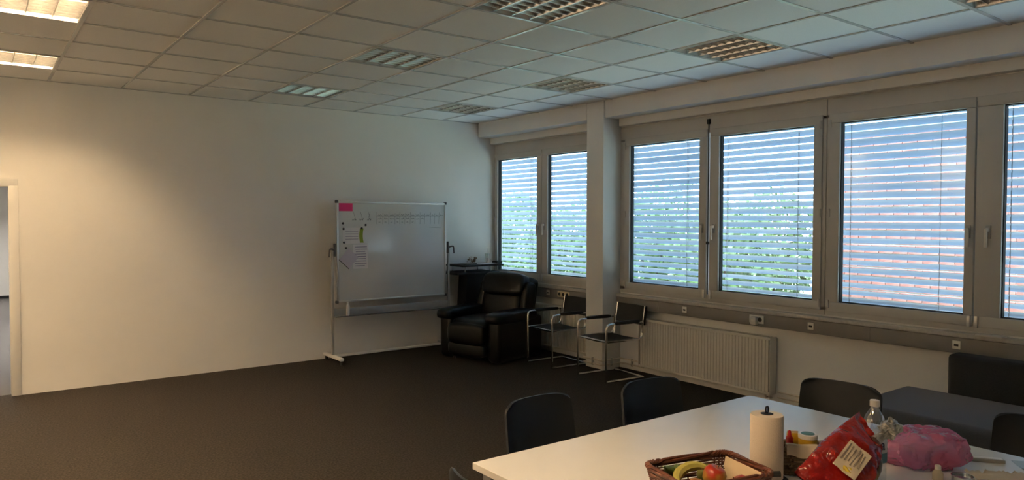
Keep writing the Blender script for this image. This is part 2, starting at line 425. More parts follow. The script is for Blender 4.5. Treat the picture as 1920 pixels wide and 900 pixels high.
# ------------------------------------------------------------------ cable duct, sockets
DXF = 5.792
for (a, b, lab) in ((COLY1, YW, 'grey cable duct under the window behind the recliner'), (YF, COLY0, 'long grey cable duct under the windows above the radiator')):
    d = thing('cable_duct', lab, 'cable duct', (0, 0, 0))
    MB().span(DXF+.004, XP-.001, a+.002, b-.002, .688, .806, .002).build('duct_body', DUCT, d)
    ys = [b-.003]; y = b-.62 if a < 5 else b-1.1
    while y > a+.3: ys.append(y); y -= 1.12
    ys.append(a+.003)
    for k in range(len(ys)-1):
        MB().span(DXF, DXF+.006, ys[k+1]+.0015, ys[k]-.0015, .692, .802, .0015).build('duct_lid', DUCT, d)
def socket_plate(y, z, n, label, cat='socket', m=SOCKET, size=.075):
    t = thing('wall_socket', label, cat, (DXF-.001, y, z))
    W = size*n
    MB().box((-.005, 0, 0), (.01, W, size), .003).build('plate', m, t)
    for k in range(n):
        yy = -W/2+size*(k+.5)
        MB().lathe([(.019, 0), (.021, -.002), (.021, -.004)], (-.0085, yy, 0), 16, roty(pi/2)).build('outlet', DARKHOLE, t)
    return t
socket_plate(6.635, .752, 3, 'cream triple power socket on the duct behind the cantilever chair', m=SOCKETY, size=.072)
socket_plate(3.925, .752, 2, 'white double power socket with a plug in it above the radiator end')
def data_socket(y, z, label):
    t = thing('data_socket', label, 'socket', (DXF-.001, y, z))
    MB().box((-.004, 0, 0), (.008, .055, .062), .002).build('plate', SOCKET, t)
    MB().box((-.0085, 0, -.002), (.003, .03, .016), .0008, 1).build('port', DARKHOLE, t)
data_socket(4.765, .755, 'small white data socket on the duct above the middle of the radiator')
data_socket(3.39, .752, 'small white data socket on the duct right of the plugged double socket')
data_socket(2.24, .752, 'small white data socket on the duct above the bench backrest')
data_socket(6.93, .752, 'small dim data socket on the duct just behind the recliner')
pl = thing('power_adapter', 'white square power adapter plugged into the double socket', 'adapter', (DXF-.011, 3.932, .742))
MB().box((-.024, 0, 0), (.045, .058, .075), .007).build('housing', CAPW, pl)
MB().lathe([(.016, 0), (.016, .004), (.013, .006)], (-.046, 0, .005), 14, roty(-pi/2)).build('dial', SOCKET, pl)

# ------------------------------------------------------------------ radiators and pipes
def radiator(label, y0, y1, z0=.085, z1=.607):
    t = thing('radiator', label, 'radiator', (5.74, (y0+y1)/2, 0), group='panel radiators under the windows')
    L = y1-y0; n = int(L/.036); m = MB()
    ring0, ring1 = [], []
    pts = []
    for k in range(n):
        a = -L/2+.012+(L-.024)*k/n; b = -L/2+.012+(L-.024)*(k+1)/n; c = (b-a)
        pts += [(0.0, a), (0.0, a+c*.55), (.007, a+c*.70), (.007, a+c*.85)]
    pts.append((0.0, L/2-.012))
    front = pts; back = [(.02, L/2-.012), (.02, -L/2+.012)]
    m.rings([[(x, y, z0+.02) for x, y in front+back], [(x, y, z1-.025) for x, y in front+back]])
    m.build('front_panel', RADIATOR, t, angle=20)
    MB().span(.075, .092, -L/2+.01, L/2-.01, z0+.02, z1-.03, .003).build('rear_panel', RADIATOR, t)
    tg = MB().span(.0, .10, -L/2, L/2, z1-.026, z1-.02, .001)
    tg.span(-.002, .006, -L/2, L/2, z1-.026, z1, .002).span(.094, .10, -L/2, L/2, z1-.026, z1, .002)
    k = -L/2
    while k < L/2-.03: tg.span(.004, .096, k+.004, k+.010, z1-.022, z1-.003); k += .03
    tg.build('top_grille', RADIATOR, t)
    MB().span(-.001, .012, -L/2, L/2, z0, z0+.024, .004).build('bottom_rail', RADIATOR, t)
    for s in (-1, 1): MB().box((.049, s*(L/2+.003), (z0+z1)/2), (.10, .008, z1-z0), .002).build('side_panel', RADIATOR, t)
    for s in (-1, 1): MB().box((.107, s*L*.35, (z0+z1)/2), (.024, .04, .3), .002).build('wall_bracket', GREYPL, t)
    for s in (.03, .07): MB().tube(fillet([(.05, -L/2+s, z0+.03), (.05, -L/2+s, .045), (.088, -L/2+s, .045)], .02), .008, 8).build('feed_pipe', PIPE, t)
    return t
radiator('ribbed white panel radiator right of the column', 3.757, 5.345)
radiator('ribbed white panel radiator behind the first cantilever chair', 6.17, 7.85)
def pipes(label, path):
    t = thing('heating_pipe', label, 'pipe', (path[0][0], path[0][1], 0))
    o = Vector(t.location)
    for z in (.055, .105):
        MB().tube([p-o for p in fillet([Vector((x, y, z)) for x, y in path], .02)], .0085, 8).build('pipe', PIPE, t)
    for k in range(len(path)-1):
        a, b = Vector((*path[k], 0)), Vector((*path[k+1], 0))
        if (b-a).length < .2: continue
        mid = (a+b)/2-o
        MB().box((mid.x, mid.y, .08), (.02, .02, .085), .003).build('clip', GREYPL, t)
pipes('thin heating pipes wrapping around the foot of the column', [(5.83, 6.14), (5.845, 6.03), (5.60-.04, 6.03), (5.56, 5.72), (5.845, 5.715), (5.845, 5.37)])
pipes('thin heating pipes along the wall between radiator and bench', [(5.845, 3.735), (5.845, .3)])

# ------------------------------------------------------------------ ceiling lights
def lamp_meshes():
    S = .588; me = {}
    m = MB(); 
    m.span(-.3, -.296, -.3, .3, 0, .10).span(.296, .3, -.3, .3, 0, .10).span(-.3, .3, -.3, -.296, 0, .10).span(-.3, .3, .296, .3, 0, .10).span(-.3, .3, -.3, .3, .10, .104)
    me['housing'] = m.mesh('housing', ENAMEL)
    m = MB(); rect = lambda a, b, c, d: m.span(a, b, c, d, -.004, .004, .001, 1)
    rect(-.306, .306, -.306, -.292); rect(-.306, .306, .292, .306); rect(-.306, -.292, -.292, .292); rect(.292, .306, -.292, .292)
    me['frame'] = m.mesh('frame', GRID)
    def rail(half):
        pr_ = [(.003, 0), (.006, .012), (.013, .026), (.024, .040), (.036, .050)]
        if half == 0: p = [(-x, z) for x, z in reversed(pr_)]+pr_
        elif half > 0: p = [(0, .050), (0, 0)]+pr_
        else: p = [(-x, z) for x, z in reversed(pr_)]+[(0, 0), (0, .050)]
        return MB().rings([[(x, -.291, z+.001) for x, z in p], [(x, .291, z+.001) for x, z in p]]).mesh('louvre_rail', ALU, 60)
    me['rail'] = [rail(1), rail(0), rail(-1)]
    bl = [(-.0015, 0), (-.004, .02), (-.008, .038), (.008, .038), (.004, .02), (.0015, 0)]
    me['blade'] = MB().rings([[(-.291, y, z+.004) for y, z in bl], [(.291, y, z+.004) for y, z in bl]]).mesh('cross_blade', ALU, 60)
    for k, mm in (('off', TUBE_OFF), ('on', TUBE_ON), ('hall', TUBE_HALL_FILL)):
        me[k] = MB().tube([(0, -.285, 0), (0, .285, 0)], .013, 12).mesh('lamp_tube', mm)
    return me
LM = lamp_meshes()
def luminaire(x, y, z, state, label, group):
    t = thing('ceiling_light', label, 'ceiling light', (x, y, z), group=group)
    obj('housing', LM['housing'], t); obj('frame', LM['frame'], t)
    for k in range(5): obj('louvre_rail', LM['rail'][0 if k == 0 else 2 if k == 4 else 1], t, (-.291+.582*k/4, 0, 0))
    for k in range(1, 8): obj('cross_blade', LM['blade'], t, (0, -.291+.582*k/8, 0))
    for k in range(4): obj('lamp_tube', LM[state], t, (-.291+.582*(k+.5)/4, 0, .068))
    return t
GL = 'square louvred lights in the ceiling'
names = {(-1, 0): 'lit warm louvred ceiling light next to the wall above the doorway', (-1, 3): 'lit warm louvred ceiling light second from the doorway wall',
         (3, 0): 'unlit louvred ceiling light close to the back wall, nearest the whiteboard', (3, 3): 'unlit louvred ceiling light in the middle of its row, three boards from the wall light',
         (3, 6): 'unlit louvred ceiling light over the open carpet, dark cells with cream reflections', (6, 0): 'unlit louvred ceiling light above the recliner corner',
         (6, 3): 'unlit louvred ceiling light beside the top of the column', (6, 6): 'unlit louvred ceiling light above the radiator windows', (6, 9): 'unlit louvred ceiling light above the bench, by the bulkhead'}
for k, j in enumerate((6, 9, 12, 15)): names[(-1, j)] = 'lit warm louvred ceiling light over the walkway, %s from the doorway wall' % ('third', 'fourth', 'fifth', 'sixth')[k]
for k, j in enumerate((0, 3, 6, 9, 12, 15)): names[(-4, j)] = 'unseen louvred light added along the side wall for warm bounce, %s from the doorway wall' % ('first', 'second', 'third', 'fourth', 'fifth', 'sixth')[k]
for (i, j) in LIT+UNLIT:
    luminaire(X0+T*(i+.5), Y0-T*(j+.5), CZ+.001, 'on' if (i, j) in LIT else 'off', names.get((i, j), 'lit warm louvred ceiling light further along the lit row over the walkway'), GL)
for y, q in ((10.5, 'nearest the doorway'), (13.0, 'in the middle'), (16.2, 'nearest its end wall')):  # lamps added to give the daylit far room its brightness
    luminaire(.0, y, CZ-.106, 'hall', 'added light to brighten the room beyond the doorway, '+q, 'added lights beyond the doorway')

# ------------------------------------------------------------------ mobile whiteboard
W = thing('mobile_whiteboard', 'mobile whiteboard on a castored steel stand against the back wall', 'whiteboard', (0, 0, 0))
WY = 7.90; bx0, bx1, bz0, bz1 = 3.395, 4.870, .700, 1.872
brd = MB().span(bx0, bx1, WY-.008, WY+.012, bz0, bz1, .002).build('board', BOARD, W)
fr = .017
for (a, b, c, d) in ((bx0-.004, bx1+.004, bz1-fr, bz1+.006), (bx0-.004, bx1+.004, bz0-.006, bz0+fr), (bx0-.006, bx0+fr, bz0, bz1), (bx1-fr, bx1+.006, bz0, bz1)):
    MB().span(a, b, WY-.016, WY+.018, c, d, .003).build('frame_rail', TIN if 0 else STEELW, W)
for x in (bx0, bx1):
    for z in (bz0, bz1):
        MB().box((x, WY, z), (.032, .042, .032), .007).build('corner_cap', DARKGREY, W)
for sx, px in ((-1, 3.348), (1, 4.928)):
    MB().span(px-.014, px+.014, WY+.0, WY+.03, .07, 1.335, .004).build('post', GREYPL, W)
    MB().box((px-sx*.020, WY-.002, 1.31), (.022, .03, .15), .004).build('pivot_plate', DARKGREY, W)
    MB().tube(fillet([(px-sx*.03, WY-.004, 1.30), (px+sx*.015, WY-.012, 1.32), (px+sx*.05, WY-.03, 1.325), (px+sx*.058, WY-.03, 1.23)], .025), .009, 8).build('clamp_handle', DARKGREY, W)
    f = MB().box((px, WY+.0, .068), (.05, .50, .035), .01).build('foot', ENAMEL, W)
    for yy in (WY-.225, WY+.20):
        c = MB().lathe([(.02, -.011), (.026, -.009), (.026, .009), (.02, .011)], (px, yy, .026), 16, roty(pi/2))
        c.box((px, yy, .046), (.03, .03, .02), .003).build('caster', BLACKPL, f)
MB().span(3.35, 4.925, WY+.005, WY+.025, .534, .622, .003).build('cross_panel', TRAYG, W)
MB().span(3.36, 4.90, WY-.055, WY+.006, .528, .538, .003).build('pen_tray', DARKGREY, W)
MB().span(3.37, 4.91, WY+.004, WY+.026, .058, .082, .003).build('lower_bar', ENAMEL, W)
# handwriting: a ruled row of short notes and three small arrows
hw = MB(); yb = WY-.0086
def stroke(x0, z0, x1, z1, t=.004):
    a = math.atan2(z1-z0, x1-x0); L = math.hypot(x1-x0, z1-z0)
    hw.box(((x0+x1)/2, yb, (z0+z1)/2), (L, .0008, t), rot=roty(-a))
def scribble(x, z, wd, h):
    n = max(3, int(wd/.011)); px, pz = x, z
    for k in range(1, n+1):
        qx, qz = x+wd*k/n, z+(h if k % 2 else 0)*rnd.uniform(.4, 1); stroke(px, pz, qx, qz, .003); px, pz = qx, qz
xs = [3.905, 3.985, 4.065, 4.150, 4.215, 4.285, 4.36, 4.43, 4.50, 4.565, 4.65, 4.71, 4.775]
for k, x in enumerate(xs):
    stroke(x, 1.755-.01*(k % 2), x-.004, 1.61, .0022)
    wd = (xs[k+1]-x if k+1 < len(xs) else .06)*.66
    scribble(x+.012, 1.715, wd, .018)
    if k < 9: scribble(x+.012, 1.668, wd, .02)
    if k < 7: scribble(x+.02, 1.63, wd*.5, .012)
stroke(3.90, 1.705, 4.79, 1.706, .002); stroke(4.63, 1.57, 4.80, 1.562, .002)
for x in (3.60, 3.69, 3.79):
    stroke(x, 1.76, x+.03, 1.66, .0025); scribble(x-.015, 1.655, .055, .03)
stroke(3.815, 1.755, 3.79, 1.67, .0025)
hw.build('handwriting', INK, brd)
def sheet_on_board(name, label, x, z, wd, h, m, rot=0, dy=0.0, cat='paper'):
    t = thing(name, label, cat, (x, WY-.0092-dy, z), rot=(0, rot, 0))
    MB().box((0, 0, 0), (wd, .0012, h)).build('sheet', m, t)
    return t
sheet_on_board('sticky_note', 'bright pink note at the top corner of the whiteboard', 3.505, 1.815, .17, .105, PINKN, cat='note')
p = sheet_on_board('printed_sheet', 'white sheet with a green printed border held by magnets on the whiteboard', 3.60, 1.475, .27, .19, PAPER)
MB().sheet(lambda u, v: (.085+u*.045-.012*sin(v*pi), -.0014, -.085+v*.17), 4, 8, .0008).build('green_print', GREENP, p)
for z in (.05, .02, -.01, -.04): MB().box((-.02, -.001, z), (.16, .0006, .005)).build('print_line', INKP, p)
p = sheet_on_board('printed_sheet', 'tall printed sheet with lines of text below the green bordered sheet', 3.69, 1.225, .19, .285, PAPER)
for k in range(9):
    MB().box((rnd.uniform(-.01, .01), -.001, .115-k*.028), (.15-.03*(k % 3 == 2), .0006, .007)).build('print_line', INKP, p)
p = sheet_on_board('tilted_sheet', 'lilac grey sheet hung askew over the edge of the whiteboard', 3.535, 1.205, .165, .185, PAPERL, RAD(42), .0095)
MB().box((0, -.0008, -.088), (.165, .002, .009)).build('dark_edge', DARKGREY, p)
for k, (x, z) in enumerate(((3.468, 1.62), (3.475, 1.555), (3.705, 1.56), (3.755, 1.60), (3.48, 1.395), (3.505, 1.33))):
    t = thing('magnet', 'small round black magnet on the whiteboard', 'magnet', (x, WY-.0105, z), group='magnets on the whiteboard', rot=(pi/2, 0, 0))
    MB().lathe([(.013, 0), (.014, .003), (.012, .008)], seg=14).build('disc', MAGNET, t)
    MB().lathe([(.006, .007), (.005, .010)], seg=10).build('cap', DARKGREY, t)
t = thing('spray_bottle', 'slim white cleaner bottle standing on the whiteboard tray', 'bottle', (3.515, WY-.0335, .5385))
MB().lathe([(.017, 0), (.0195, .004), (.0195, .11), (.014, .128), (.010, .135)], seg=18).build('body', PAPER, t)
MB().lathe([(.011, .133), (.011, .155), (.008, .160)], seg=14).build('cap', PAPER, t)

# ------------------------------------------------------------------ recliner
R = thing('recliner', 'bulky black leather recliner armchair with pillow headrest beside the whiteboard', 'armchair', (5.02, 7.10, 0), RAD(195))
# local: +x is the facing direction, y across
def pil(c, s, name, m=LEATHER, n1=.4, n2=.4, rot=None, parent=R, fn=None): return MB().pillow(c, s, n1, n2, rot, 36, 20, fn).build(name, m, parent, angle=80)
MB().box((-.02, 0, .16), (.78, .62, .26), .04, 3).build('base', LEATHER, R)
for s in (-1, 1):
    a = MB().box((-.02, s*.375, .27), (.86, .19, .50), .06, 4).build('arm', LEATHER, R, angle=60)
    MB().pillow((.06, s*.375, .535), (.84, .25, .15), .55, .5, None, 36, 18).build('arm_pad', LEATHER, a, angle=80)
pil((.10, 0, .40), (.70, .57, .24), 'seat_cushion', n1=.5, n2=.35)
fr_ = pil((.40, 0, .33), (.19, .56, .27), 'front_pad', n1=.5, n2=.35)
MB().pillow((.40, 0, .155), (.16, .56, .17), .45, .35, None, 32, 14).build('footrest_flap', LEATHER, fr_, angle=80)
tl = roty(RAD(-14))
bk = MB().box((-.37, 0, .60), (.20, .72, .72), .07, 4, tl).build('backrest', LEATHER, R, angle=60)
pil((-.245, 0, .60), (.19, .60, .36), 'lumbar_cushion', n1=.5, n2=.4, rot=tl)
pil((-.31, 0, .855), (.25, .66, .31), 'head_cushion', n1=.55, n2=.42, rot=tl)
for s in (-1, 1): pil((-.30, s*.335, .68), (.20, .11, .46), 'back_wing', n1=.5, n2=.5, rot=tl)
for x in (-.34, .30):
    for s in (-1, 1): MB().lathe([(.03, 0), (.03, .035)], (x, s*.3, 0), 12).build('glide', BLACKPL, R)

# ------------------------------------------------------------------ lectern in the corner
Lc = thing('lectern', 'black lectern with two stacked shelves in the corner behind the recliner', 'lectern', (5.30, 7.935, 0))
MB().box((0, 0, .02), (.44, .26, .04), .006).build('base_plate', BLACKWD, Lc)
MB().rings([[(-.20, -.10, .04), (.16, -.10, .04), (.16, .10, .04), (-.20, .10, .04)], [(-.13, -.10, .955), (.20, -.10, .955), (.20, .10, .955), (-.13, .10, .955)]]).build('stem_panel', BLACKWD, Lc)
MB().box((-.02, 0, .970), (.66, .42, .03), .006).build('shelf', BLACKWD, Lc)
for x in (-.20, .20):
    for y in (-.15, .15): MB().tube([(x, y, .98), (x, y, 1.055)], .008, 8).build('support_pin', CHROME, Lc)
MB().box((.05, 0, 1.066), (.66, .42, .022), .006).build('top_shelf', BLACKWD, Lc)
tz = 1.0772
for k, (dx, dy, a, lab) in enumerate(((-.10, -.02, 10, 'loose dark folder lying on the lectern top'), )):
    o = MB().box((0, 0, .006), (.30, .21, .012), .003).build('folder', DARKGREY, None, (5.26+dx, 7.935+dy, tz), (0, 0, RAD(a))); tag(o, lab, 'folder')
o = MB().sheet(lambda u, v: ((u-.5)*.26, (v-.5)*.19, .004+.012*u*u), 6, 4, .0015).build('paper_pile', PAPER, None, (5.44, 7.80, tz+.001), (0, 0, RAD(-14))); tag(o, 'white paper with a curled edge on the lectern top', 'paper')
t = thing('flower_bundle', 'small bundle of dried brownish flowers on the lectern top', 'flowers', (5.33, 7.955, tz+.013))
for k in range(14):
    a = k*2.4; q = Vector((.075*cos(a)*rnd.uniform(.2, 1), .05*sin(a), .02+.055*rnd.random()))
    MB().pillow(q, (.032, .03, .022), .8, .9, None, 8, 6).build('flower_head', BROWNISH if k % 3 else CERAMIC, t)
    MB().tube([(0, 0, .004), q], .002, 5).build('stalk', BROWNISH, t)
for k, (dx, dy, h, lab) in enumerate(((.235, -.05, .075, 'small white cup on the lectern top'), (.29, .05, .13, 'slender clear glass with a white straw on the lectern top'))):
    t = thing('cup' if k == 0 else 'drinking_glass', lab, 'cup' if k == 0 else 'glass', (5.30+dx, 7.935+dy, tz))
    MB().lathe([(.022, 0), (.028, h), (.026, h), (.020, .004)], seg=18).build('bowl', CERAMIC if k == 0 else CLEAR, t)
    if k: MB().tube([(.005, 0, .006), (.015, .005, h+.07)], .004, 6).build('straw', PAPER, t)
    else: MB().tube(fillet([(.025, 0, .06), (.048, 0, .055), (.048, 0, .025), (.024, 0, .02)], .015), .004, 6).build('handle', CERAMIC, t)
o = MB().box((0, 0, .02), (.12, .09, .04), .008).build('black_case', BLACKPL, None, (5.625, 7.80, tz), (0, 0, .3)); tag(o, 'small black case at the window end of the lectern top', 'case')

# ------------------------------------------------------------------ cantilever chairs (face -X)
def cantilever(label, x, y, rz):
    t = thing('cantilever_chair', label, 'chair', (x, y, 0), rz, 'chrome cantilever chairs by the column')
    hw_ = .235
    # floor loop with front uprights and arm rails as one bent tube
    for s in (-1, 1):
        yy = s*hw_
        MB().tube(fillet([(-.25, yy, .012), (.25, yy, .012)], .01), .0115, 10).build('floor_runner', CHROME, t)
        MB().tube(fillet([(-.24, yy, .012), (-.255, yy, .012), (-.255, yy, .60), (.20, yy, .60), (.235, yy, .60), (.235, yy, .42), (-.20, yy, .42), (-.24, yy, .42)], .06, 6), .0115, 10).build('side_tube', CHROME, t)
        MB().pillow((.02, yy, .608), (.34, .042, .036), .35, .4, None, 24, 12).build('arm_pad', BLACKPL, t)
        MB().tube(fillet([(.23, yy*.93, .42), (.245, yy*.93, .50), (.285, yy*.93, .76)], .05), .0105, 8).build('back_post', CHROME, t)
    MB().tube([(.25, -hw_, .012), (.25, hw_, .012)], .0115, 10).build('rear_bar', CHROME, t)
    MB().tube([(-.24, -hw_, .42), (-.24, hw_, .42)], .010, 10).build('front_bar', CHROME, t)
    MB().sheet(lambda u, v: (-.225+.43*v, (u-.5)*.455, .418-.028*sin(pi*u)*sin(pi*(.15+.75*v))), 12, 10, .012).build('seat', SLING, t)
    MB().sheet(lambda u, v: (.258+.03*v-.025*sin(pi*u)*-.6, (u-.5)*.47, .555+.20*v), 12, 6, .022).build('backrest', SLING, t)
    return t
cantilever('black and chrome cantilever chair between the recliner and the column', 5.42, 6.32, RAD(-3))
cantilever('black and chrome cantilever chair in front of the column and radiator', 5.415, 5.445, RAD(-5))

# ------------------------------------------------------------------ bench sofa
B = thing('bench_sofa', 'low dark grey upholstered bench with a backrest under the windows', 'sofa', (5.10, 1.20, 0))
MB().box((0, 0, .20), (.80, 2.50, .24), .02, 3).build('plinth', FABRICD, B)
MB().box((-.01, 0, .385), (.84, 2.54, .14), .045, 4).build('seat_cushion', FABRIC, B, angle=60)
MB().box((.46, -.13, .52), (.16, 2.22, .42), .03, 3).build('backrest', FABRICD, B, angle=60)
for y in (-1.1, 0, 1.1):
    for x in (-.32, .32): MB().tube([(x, y, 0), (x, y, .09)], .018, 10).build('leg', BLACKPL, B)

# ------------------------------------------------------------------ table
TX0, TX1, TY0, TY1, TZ = 1.532, 3.316, .685, 2.285, .73
tb = thing('conference_table', 'large white rectangular table carrying the groceries', 'table', ((TX0+TX1)/2, (TY0+TY1)/2, 0))
cx, cy = (TX0+TX1)/2, (TY0+TY1)/2
MB().box((0, 0, TZ-.0125), (TX1-TX0-.003, TY1-TY0-.003, .025), .0015, 1).build('table_top', TABLE, tb)
eb = MB(); hx, hy = (TX1-TX0)/2, (TY1-TY0)/2
eb.span(-hx, hx, -hy, -hy+.0015, TZ-.025, TZ-.001).span(-hx, hx, hy-.0015, hy, TZ-.025, TZ-.001).span(-hx, -hx+.0015, -hy, hy, TZ-.025, TZ-.001).span(hx-.0015, hx, -hy, hy, TZ-.025, TZ-.001)
eb.build('edge_band', TABLEEDGE, tb)
for sx in (-1, 1):
    for sy in (-1, 1):
        l = MB().box((sx*(hx-.055), sy*(hy-.055), .36), (.055, .055, .69), .004).build('leg', LEGMET, tb)
        MB().lathe([(.02, 0), (.022, .006), (.012, .016)], (sx*(hx-.055), sy*(hy-.055), 0), 12).build('leveller', BLACKPL, l)
    MB().box((sx*(hx-.055), 0, TZ-.05), (.03, 2*hy-.16, .045), .003).build('apron', LEGMET, tb)
for sy in (-1, 1): MB().box((0, sy*(hy-.055), TZ-.05), (2*hx-.16, .03, .045), .003).build('apron', LEGMET, tb)

# ------------------------------------------------------------------ shell chairs (local: sitter faces -y, backrest at +y)
def shell_chair(label, x, y, rz):
    t = thing('shell_chair', label, 'chair', (x, y, 0), rz, 'black shell chairs around the table')
    prof = [(-.21, .425), (-.19, .445), (-.10, .452), (.05, .440), (.13, .440), (.175, .462), (.198, .51), (.212, .58), (.226, .68), (.238, .76), (.243, .80)]
    def curve(v):
        q = v*(len(prof)-1); i = min(int(q), len(prof)-2); f = q-i
        return (prof[i][0]*(1-f)+prof[i+1][0]*f, prof[i][1]*(1-f)+prof[i+1][1]*f)
    def f(u, v):
        yy, zz = curve(v); s = 2*u-1
        wd = .215+.012*sin(pi*v)
        if v > .5: wd = .222-.012*((v-.5)/.5)
        top = max(0, (v-.86)/.14); wd -= .022*top**3
        bot = max(0, (.12-v)/.12); wd -= .03*bot**2
        back = min(1, max(0, (v-.48)/.15))
        zz -= .014*top*abs(s)**8
        return (s*wd, yy-.05*back*abs(s)**2.2, zz+.012*(1-back)*abs(s)**3)
    MB().sheet(f, 22, 34, .011).build('shell', SHELLPL, t, angle=60)
    for sx in (-1, 1):
        for sy in (-1, 1):
            MB().tube(fillet([(sx*.13, sy*.10, .425), (sx*.19, sy*.16, .41), (sx*.235, sy*(.22 if sy > 0 else .20), .008)], .04), .011, 10).build('leg', BLACKPL, t)
    MB().tube([(-.19, -.155, .41), (.19, -.155, .41)], .009, 8).build('cross_tube', BLACKPL, t)
    MB().tube([(-.19, .155, .41), (.19, .155, .41)], .009, 8).build('cross_tube', BLACKPL, t)
    return t
shell_chair('black shell chair at the long table side, nearest the table corner over open carpet', 2.20, 2.50, RAD(2))
shell_chair('black shell chair at the long table side, nearest the radiator', 2.905, 2.435, RAD(-5))
shell_chair('black shell chair by the table, in front of the bench corner', 3.50, 1.97, RAD(-84))
shell_chair('black shell chair between the table and the bench seat', 3.535, 1.06, RAD(-88))
shell_chair('black shell chair at the table end away from the windows', 1.545, 1.955, RAD(90))

# ------------------------------------------------------------------ things on the table
# fruit basket (elongated hexagon-like tray of wicker)
BKC = Vector((1.966, 1.512, TZ)); BR = RAD(-15)
bk = thing('fruit_basket', 'brown wicker basket holding fruit at the table middle', 'basket', BKC, BR)
bl_, bw_, bh_ = .30, .215, .098
def brect(k, z, grow=0, n=64):
    s = 1+.16*z/bh_; a = bl_/2*s+grow; b = bw_/2*s+grow; pts = []
    for q in range(n):
        th = 2*pi*q/n; e = .22
        c_, s_ = cos(th), sin(th)
        pts.append((a*math.copysign(abs(c_)**e, c_), b*math.copysign(abs(s_)**e, s_)))
    return pts
wv = MB()
for k in range(11):
    z = .010+k*.0088
    pts = brect(k, z); m = len(pts)
    path = []
    for q, (x, y) in enumerate(pts):
        off = .0035*(1 if (q+k) % 2 else -1); L = math.hypot(x, y)
        path.append((x+x/L*off, y+y/L*off, z+rnd.uniform(-.001, .001)))
    wv.tube(path, .0040, 5, True)
w_ = wv.build('weave', WICK, bk); w_['kind'] = 'stuff'
sk = MB(); a0, a1 = brect(0, 0, n=32), brect(0, bh_, n=32)
for q in range(32): sk.tube([(*a0[q], .004), (*a1[q], bh_)], .0028, 5)
sk.build('stakes', WICK, bk)['kind'] = 'stuff'
for ph in (0, 2.1, 4.2):
    pts = brect(0, bh_, n=96); path = []
    for q, (x, y) in enumerate(pts):
        L = math.hypot(x, y); a = ph+q*2*pi*14/96
        path.append((x+x/L*.006*cos(a), y+y/L*.006*cos(a), bh_+.004+.006*sin(a)))
    MB().tube(path, .0055, 6, True).build('rim_strand', WICK, bk)
MB().tube([(.165, -.115, bh_+.002), (.19, -.128, bh_+.004)], .010, 8).build('rim_end', BLACKPL, bk)
fl = [(x*.97, y*.97) for x, y in brect(0, 0)]
MB().rings([[(x, y, .001) for x, y in fl], [(x, y, .007) for x, y in fl]]).build('bottom', WICK, bk)
def inb(x, y, z): return BKC+rotz(BR) @ Vector((x, y, z))
def fruit(name, label, p, prof, m, rot=None, stem=True, cat=None):
    t = thing(name, label, cat or name, inb(*p), rot=rot or (0, 0, 0))
    MB().lathe(prof, seg=22).build('flesh', m, t, angle=80)
    if stem: MB().tube([(0, 0, prof[-1][1]-.006), (.002, 0, prof[-1][1]+.012)], .0018, 6).build('stem', STEM, t)
ap = [(.006, -.031), (.022, -.034), (.034, -.020), (.039, .0), (.037, .016), (.028, .029), (.014, .033), (.004, .027)]
orp = [(.004, -.036), (.02, -.031), (.032, -.018), (.037, 0), (.032, .018), (.02, .031), (.004, .036)]
pe = [(.004, -.040), (.02, -.037), (.033, -.024), (.036, -.006), (.030, .014), (.020, .034), (.014, .050), (.006, .056)]
fruit('apple', 'red and yellow apple on top of the fruit', (.026, .002, .074), ap, APPLE, (.3, .2, 0))
fruit('apple', 'deep red apple at the front of the fruit', (.085, -.060, .050), ap, APPLE, (-.5, .5, 1.2))
fruit('orange', 'orange beside the banana in the basket', (-.078, -.040, .056), orp, ORANGE, stem=False)
fruit('pear', 'green pear lying towards the cream card', (.058, .074, .054), pe, PEAR, (0, RAD(80), RAD(-15)))
t = thing('banana', 'yellow banana curving over the orange', 'banana', inb(-.045, .044, .082))
pts = [(-.055+.0*k, .06-.02*k+.0, .0) for k in range(2)]
path = [(.075*cos(a)-.02, .085*sin(a)-.07, .012*sin(2*a)+.006) for a in [RAD(20+130*k/10) for k in range(11)]]
MB().tube(path, .015, 8, rad=[.005, .011, .015, .017, .018, .018, .018, .017, .015, .010, .005]).build('peel', BANANA, t)
MB().tube([path[-1], (path[-1][0]-.012, path[-1][1]-.006, path[-1][2]+.004)], .004, 6).build('stalk', STEM, t)
t = thing('cucumber', 'slim green pepper leaning in the basket corner', 'pepper', inb(-.080, .075, .075))
path = [(-.045+.01*k, .012*sin(k*.5), .022-.0045*k+.002*k*(k > 5)) for k in range(10)]
MB().tube(path, .015, 10, rad=[.005, .011, .014, .016, .018, .019, .019, .017, .013, .006]).build('flesh', CUKE, t)
MB().tube([path[0], (-.06, 0, .034)], .004, 6).build('stalk', CUKE, t)
t = thing('cream_card', 'cream card with a dark leaf print standing along the basket side', 'card', inb(.136, .0, .058), rot=(0, RAD(12), BR))
MB().box((0, 0, 0), (.003, .185, .085), .001, 1).build('sheet', CREAM, t)
for a in range(5): MB().box((-.002, -.045+.012*cos(a*1.26), -.008+.012*sin(a*1.26)), (.001, .022, .007), rot=rotx(a*1.26)).build('leaf_print', LEAFD, t)

